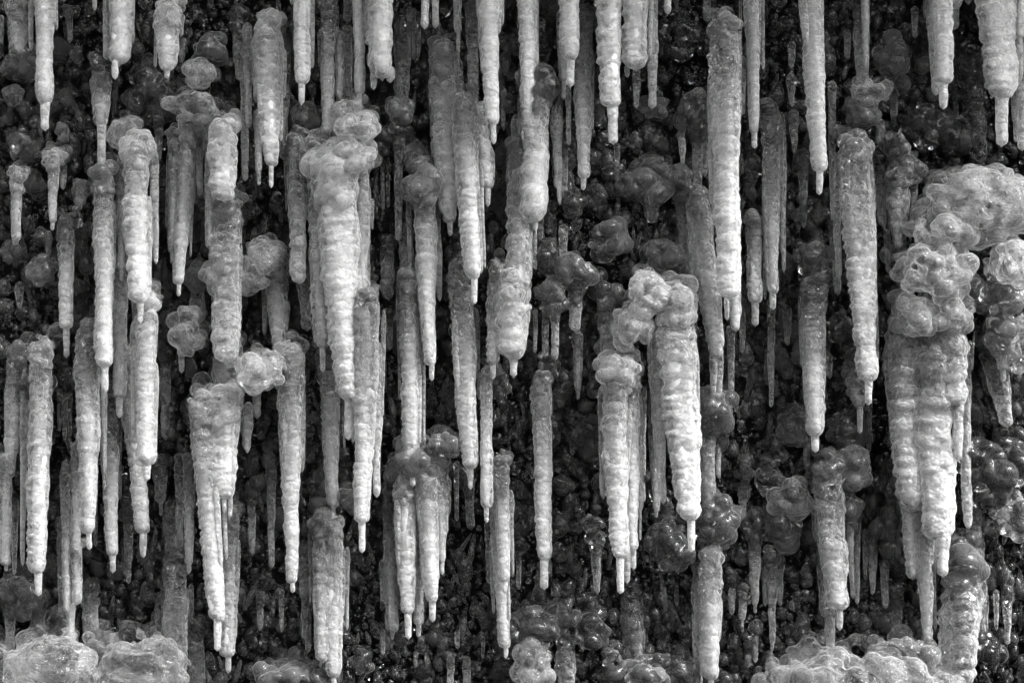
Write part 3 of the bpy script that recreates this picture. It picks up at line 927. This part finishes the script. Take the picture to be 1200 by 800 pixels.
K(776,785,30,40,.18,16)
K(760,795,50,30,.28,22,'M')
K(800,790,34,36,.22,16)
K(423,778,22,36,.12,12)
K(335,792,70,30,.3,30,'M')
K(370,797,50,26,.22,22)
K(490,535,60,44,.3,34,'M',"grey bubbly clump over the low bright quartet of icicles")
K(520,520,40,30,.3,20,'M')
K(470,548,34,34,.3,18)
K(410,588,40,30,.26,20,'B')
K(505,545,40,36,.25,20)
K(220,388,34,60,.42,24,'M',"grey pear of bubbly ice with two small drips")
K(236,324,30,30,.3,16)
K(50,317,34,32,.26,9,'B',"cluster of three dark round bubbles alone at the left")
K(15,295,20,26,.14,9)
K(40,450,40,40,.16,20)
K(15,113,18,24,.26,8)
K(22,80,34,34,.22,16)
K(30,72,36,40,.24,18)
K(90,66,12,20,.2,5)
K(79,118,13,20,.16,5)
K(72,156,15,32,.3,8)
K(38,212,24,28,.2,8)
K(70,60,22,28,.12,10)
K(30,175,30,30,.12,14)
K(65,180,26,24,.3,12)
K(13,690,32,40,.24,16,'B')
K(30,700,40,50,.18,20)
K(590,330,26,36,.22,14)
K(643,425,22,30,.14,8,'B')
K(585,455,24,40,.15,14)
K(640,500,24,60,.1,14)
K(676,505,30,44,.1,14)
K(656,465,22,26,.1,8)
K(690,510,20,50,.1,12)
K(745,560,30,34,.08,14)
K(610,610,26,36,.1,12)
K(695,620,26,34,.14,14)
K(873,550,22,36,.16,9)
K(900,560,26,40,.14,12)
K(905,530,28,40,.14,12)
K(1047,560,30,60,.14,18)
K(1055,640,36,60,.12,22)
K(1040,610,26,46,.12,14)
K(1160,560,60,70,.12,34,'B',"dark scatter of fused beads right of the great frozen mass")
K(1185,540,40,50,.12,22)
K(1140,530,40,40,.1,20)
K(1150,760,44,40,.06,20)
K(995,500,50,50,.14,26)
K(930,500,40,44,.16,22)
K(955,560,24,34,.14,12)
K(1080,440,30,40,.2,14)
K(985,380,26,40,.12,12)
K(1010,415,26,26,.2,10)
# ------------------------------------------------------------------ build the icicles
LAYER = {'F': (0.20, 0.28), 'M': (0.11, 0.17), 'B': (0.035, 0.075)}


def depth_for(px, py, lay, seed):
    r = np.random.default_rng(seed + 99)
    lo, hi = LAYER[lay]
    off = r.uniform(lo, hi)
    x, z, _ = place(px, max(py, -10), -0.2)
    return float(wall_y(x, z)) - off, off


def frost_curve(frac, f0, f1):
    t = np.clip(frac / 0.8, 0, 1)
    t = t * t * (3 - 2 * t)
    return 0.75 * f0 + (f1 - 0.75 * f0) * t


import re
NOUN = re.compile(r"^(.*?\b(?:icicle|stub|column|pillar|dome|boss|mound|knob|cone|shoulder|head|lobe|bank|bundle|peg|wedge|mass|rosette|heap|clump|bubble|sphere|point))\b")
MARKS = {}
for x0, y0, x1, y1, *_, lab in ROWS:
    m = NOUN.match(lab or "")
    if m: MARKS.setdefault(m.group(1), []).append(((x0 + x1) / 2, (max(y0, 0) + y1) / 2, (y1 - max(y0, 0)) / 2))
for x0, y0, w, h, f, n, lay, lab in LUMPS:
    m = NOUN.match(lab or "")
    if m: MARKS.setdefault(m.group(1), []).append((x0, y0, h / 2))
MARKS = {kk: vv[0] for kk, vv in MARKS.items() if len(vv) == 1 and len(kk.split()) <= 6}


def beside(x, y):
    """the nearest thing with a name of its own, and how this one stands to it"""
    best = min(MARKS, key=lambda q: math.hypot(x - MARKS[q][0], max(0, abs(y - MARKS[q][1]) - MARKS[q][2])))
    bx, by, hh = MARKS[best]
    art = best if best.split()[0] in ("upper", "second") else best
    if y > by + hh: return "below the " + art
    if y < by - hh: return "above the " + art
    return "beside the " + art


def auto_label(row):
    x0, y0, x1, y1, w0, w1, tip, tw, f0, f1, st, cw, lay, _ = row
    where = beside((x0 + x1) / 2, (max(y0, 0) + y1) / 2)
    head = "knob headed " if cw else ""
    end = " with drip" if tip else ""
    if y0 < 0: kind, grp = f"{'bright' if f1 > .6 else 'grey'} {'slim ' if max(w0, w1) < 12 else ''}icicle end{end} under the brow", "icicle ends under the brow"
    elif w0 <= 10 and f1 < .45: kind, grp = f"{head}thin glassy icicle{end}", "thin glassy icicles on the dark face"
    elif w0 <= 10: kind, grp = f"{head}slim pale icicle{end}", "slim pale icicles beside thicker ones"
    elif f1 < .45: kind, grp = f"{head}{'smooth glassy' if st == 'g' else 'lumpy dim'} icicle{end}", "dim icicles close to the rock"
    else: kind, grp = f"{head}{'smooth' if st == 'g' else 'scaly'} mid grey icicle{end}", "mid grey icicles"
    return " ".join(f"{kind} {where}".split()[:16]), grp


for i, row in enumerate(ROWS):
    x0, y0, x1, y1, w0, w1, tip, tw, f0, f1, st, cw, lay, label = row
    seed = 1000 + i
    if y0 > 0 and not cw and w0 >= 13 and st != 'g':
        cw = w0 * 1.2
    y, off = depth_for(x0, y0, lay, seed)
    if y0 < 0:                                   # carried up until it meets the overhanging brow
        zs = np.linspace(1.33, 2.4, 60)
        hit = np.nonzero(wall_y(np.full(60, (x0 - 600) / PXM), zs) < y - 0.01)[0]
        ztop = zs[hit[0]] if len(hit) else 2.4
        k = (CAM_D + y) / CAM_D / PXM
        ny0 = 400 - ztop / k
        x0 = x0 + (x0 - x1) / (y1 + 60.0) * (-60 - ny0) * -0.5 if abs(x0 - x1) > 3 else x0
        y0 = ny0
    root = bpy.data.objects.new("icicle", None)
    col.objects.link(root)
    rx, rz, k = place(x0, y0, y)
    root.location = (rx, y, rz)
    root.empty_display_size = 0.02
    if label is None:
        lab, grp = auto_label(row)
        tag(root, lab, "icicle", grp)
    else:
        tag(root, label, "icicle", "icicles of the frozen rock face")
    base = np.array([rx, y, rz])
    fine = w0 > 13
    taper = 1.25 if w0 - w1 > 8 else 1.0
    ys = y0 - 0.2 * cw
    V, Q, Tr, fr = lobed_tube(x0, ys, x1, y1, w0, w1, y, st, seed, taper=taper, rise=min(0.4, (0.5 * w0 + 0.2 * cw) / (y1 - ys)), blunt=0.6 if w1 > 9 else 0.9)
    f = frost_curve(fr, f0, f1)
    has_core = w0 >= 11 and f1 >= 0.5
    shaft = link("shaft", make_mesh("shaft", V - base, Q, Tr, f * (0.68 if has_core else 1.0), SKIN), root)
    if has_core:
        V, Q, Tr, fr = lobed_tube(x0, ys + 0.25 * w0, x1, y1 - 0.22 * w1, w0 * 0.66, w1 * 0.66, y, 's', seed + 3000, taper=taper, nt=int(np.clip(w0 * .8, 10, 30)), ns=int(np.clip((y1 - ys) / 4, 8, 80)), rise=0.15)
        link("core", make_mesh("core", V - base, Q, Tr, np.clip((frost_curve(fr, f0, f1) - 0.22) * 1.6, 0, 1), CORE), shaft)
    if w0 >= 17 and st != 'g' and y1 - y0 > 90 and 'lone' not in (label or ''):      # runnels frozen to the flanks
        r = np.random.default_rng(seed + 4000)
        for _ in range(int(r.integers(1, 4))):
            sgn = r.choice([-1, -1, 1]); a0 = r.uniform(0.02, 0.45); a1 = min(a0 + r.uniform(0.25, 0.6), 0.93)
            at_ = lambda q: (x0 + (x1 - x0) * q + sgn * (0.36 + r.uniform(0, .1)) * (w0 + (w1 - w0) * q), y0 + (y1 - y0) * q)
            (sx0, sy0), (sx1, sy1) = at_(a0), at_(a1)
            sw = w0 * r.uniform(0.25, 0.42)
            V, Q, Tr, fr = lobed_tube(sx0, sy0, sx1, sy1, sw, sw * r.uniform(.45, .7), y - r.uniform(-.2, .25) * w0 * k, r.choice(['s', 'r']), seed + 4100 + int(r.integers(900)), nt=14, ns=int(np.clip((sy1 - sy0) / 2.2, 12, 90)), rise=0.3, blunt=1.5)
            link("runnel", make_mesh("runnel", V - base, Q, Tr, 0.7 * frost_curve(a0 + fr * (a1 - a0), f0, f1), SKIN), root)
        for _ in range(int(r.integers(1, 4))):          # thinner drips grown from the same root, just behind the shaft
            sgn = r.choice([-1, 1]); a0 = r.uniform(0.0, 0.25); a1 = r.uniform(0.45, 0.97)
            sx = x0 + (x1 - x0) * a0 + sgn * r.uniform(0.46, 0.8) * (w0 + (w1 - w0) * 0.4)
            sw = w0 * r.uniform(0.22, 0.42)
            V, Q, Tr, fr = lobed_tube(sx, y0 + (y1 - y0) * a0, sx + (x1 - x0) * (a1 - a0) * .6, y0 + (y1 - y0) * a1, sw, sw * r.uniform(.35, .65), min(y + r.uniform(.3, .8) * w0 * k, y + off * .8), r.choice(['s', 'r', 'g']), seed + 6100 + int(r.integers(900)), nt=11, ns=int(np.clip((y1 - y0) * (a1 - a0) / 2.8, 12, 70)), rise=0.2, blunt=1.6)
            link("side_drip", make_mesh("side_drip", V - base, Q, Tr, frost_curve(a0 + fr * (a1 - a0), f0 * .8, max(.3, f1 * .75)), SKIN), root)
    if tip:
        V, Q, Tr, fr = lobed_tube(x1, y1 - 0.35 * w1, x1 + random.uniform(-.8, .8), y1 + tip, tw * 1.05, tw * 0.86, y, 'g', seed + 5000, nt=14, ns=int(np.clip(tip / 2, 10, 26)), wig=0.5, rise=0.02)
        link("drip_tip", make_mesh("drip_tip", V - base, Q, Tr, np.full(len(V), min(1, f1 * 0.97)), SKIN), root)
    if cw:
        r = np.random.default_rng(seed + 7000)
        W = cw * 0.92 * k
        bl = bubble_lump(r, W, W * 0.9, off, int(16 + cw * 0.5), W * 0.20)
        for _ in range(7):                       # bubbles running down over the root of the shaft
            a_ = r.uniform(-1.3, 1.3); rr = W * r.uniform(0.12, 0.2)
            bl.append((math.sin(a_) * w0 * .42 * k, -math.cos(a_) * w0 * .42 * k, -W * r.uniform(.3, .85), rr, rr, rr * 1.15))
        link("crown", fuse("crown", bl, max(0.0075, W / 13), f0 * 0.7, BUBBLE if f0 > .3 else LUMP), root)

# ------------------------------------------------------------------ the frozen lumps
for i, (px, py, w, h, f, n, lay, label) in enumerate(LUMPS):
    seed = 300 + i
    y, off = depth_for(px, min(py, 780), lay, seed)
    y -= 0.02
    w, h = w * 1.08, h * 1.08
    x, z, k = place(px, py, y)
    big = max(w, h)
    r = np.random.default_rng(seed)
    rb = (7.5 if big > 48 else (0.16 if big > 34 else 0.2) * min(w, h)) * k
    nb = int(30 + 1.2 * n) if big <= 48 else int(w * h / 44)
    bl = bubble_lump(r, w * k, h * k, off, nb, rb)
    o = link("ice_lump", fuse("ice_lump", bl, max(0.0075, min(w, h) * k / 16) if big < 48 else (0.0075 if big < 100 else 0.012), f * (0.58 if f > .3 else .75), BUBBLE if f > .3 else LUMP), None, (x, y, z))
    if f > .42:
        inner = [(q[0], q[1] + 0.1 * w * k, q[2], q[3] * .95, q[4] * .95, q[5] * .95) for q in bl[:5]] + [(q[0] * .85, q[1] * .85, q[2] * .85, q[3] * .6, q[4] * .6, q[5] * .6) for q in bl[5:]]
        link("core", fuse("core", inner, 0.012, (f - 0.22) * 0.7, CORE), o)
    if label:
        tag(o, label, "ice lump", "frozen lumps on the rock face")
    else:
        big_ = "large" if big > 40 else ("mid sized" if big > 28 else "small")
        tone, grp = ("dark clear", "dark ice knobs") if f < .2 else (("grey", "grey ice knobs") if f < .35 else ("pale", "pale ice knobs"))
        lab = " ".join(f"{big_} {tone} knob of ice bubbles {beside(px, py)}".split()[:16])
        tag(o, lab, "ice lump", grp)


bpy.data.scenes.remove(SCRATCH)


# ------------------------------------------------------------------ frozen droplets all over the rock: too many to count
def beads(n, level, rlo, rhi, power, elong, seed, name, label, frost, gate, embed=0.3):
    r = np.random.default_rng(seed)
    d, f = ico(level)
    drop = d * np.array([1, 1.05, 1.0])
    drop[:, :2] *= (1 - 0.25 * d[:, 2:3])               # heavier at the lower end, as a drip is
    src = bpy.data.objects.new(name + "_drop", make_mesh(name + "_drop", drop, None, f, np.full(len(d), frost), BEAD))
    m = n * 4
    x = r.uniform(-2.7, 2.7, m); z = r.uniform(-1.7, 1.7, m)
    keep = (bumps(x, z, 41 + seed, 5.0) * 1.3 + bumps(x, z, 42 + seed, 13.0) + r.uniform(-.9, .9, m)) > gate
    x, z = x[keep][:n], z[keep][:n]
    n = len(x)
    rad = rlo + (rhi - rlo) * r.uniform(0, 1, n) ** power
    y = wall_y(x, z) - rad * (1 - embed) - r.uniform(0, 0.6, n) * rad
    me = bpy.data.meshes.new(name)
    me.vertices.add(n)
    me.vertices.foreach_set("co", np.stack([x, y, z], -1).astype(np.float32).ravel())
    at = me.attributes.new("size", 'FLOAT_VECTOR', 'POINT')
    at.data.foreach_set("vector", np.stack([rad * r.uniform(.8, 1.1, n), rad, rad * r.uniform(1.0, elong, n)], -1).astype(np.float32).ravel())
    at = me.attributes.new("turn", 'FLOAT_VECTOR', 'POINT')
    at.data.foreach_set("vector", np.stack([r.uniform(-.35, .35, n), r.uniform(-.1, .5, n), r.uniform(0, 6, n)], -1).astype(np.float32).ravel())
    o = link(name, me)
    ng = bpy.data.node_groups.new(name, 'GeometryNodeTree')
    ng.interface.new_socket("Geometry", in_out='INPUT', socket_type='NodeSocketGeometry')
    ng.interface.new_socket("Geometry", in_out='OUTPUT', socket_type='NodeSocketGeometry')
    gi = ng.nodes.new("NodeGroupInput"); go = ng.nodes.new("NodeGroupOutput")
    ip = ng.nodes.new("GeometryNodeInstanceOnPoints"); oi = ng.nodes.new("GeometryNodeObjectInfo")
    oi.inputs["Object"].default_value = src
    na = []
    for nm in ("size", "turn"):
        q = ng.nodes.new("GeometryNodeInputNamedAttribute"); q.data_type = 'FLOAT_VECTOR'; q.inputs["Name"].default_value = nm
        na.append(q)
    er = ng.nodes.new("FunctionNodeEulerToRotation")
    ng.links.new(na[1].outputs[0], er.inputs[0])
    ng.links.new(gi.outputs[0], ip.inputs["Points"]); ng.links.new(oi.outputs["Geometry"], ip.inputs["Instance"])
    ng.links.new(er.outputs[0], ip.inputs["Rotation"]); ng.links.new(na[0].outputs[0], ip.inputs["Scale"])
    ng.links.new(ip.outputs[0], go.inputs[0])
    md = o.modifiers.new("drops", 'NODES'); md.node_group = ng
    tag(o, label, "ice beads", None, "stuff")


beads(56000, 1, 0.004, 0.011, 1.6, 1.5, 11, "ice_beads", "tiny frozen droplets coating the dark rock", 0.02, -0.9)
beads(13000, 2, 0.009, 0.024, 1.8, 1.9, 12, "ice_bead_crust", "larger frozen drops crusting the dark rock between icicles", 0.06, -0.3)
beads(4200, 2, 0.010, 0.030, 1.6, 2.0, 13, "grey_ice_bead_crust", "greyer frozen drops scattered on the dark rock", 0.13, 0.0)
beads(2200, 2, 0.006, 0.011, 1.3, 8.0, 14, "tiny_icicle_fringe", "fringe of tiny glassy icicles between the beads", 0.2, 0.0, embed=-0.8)
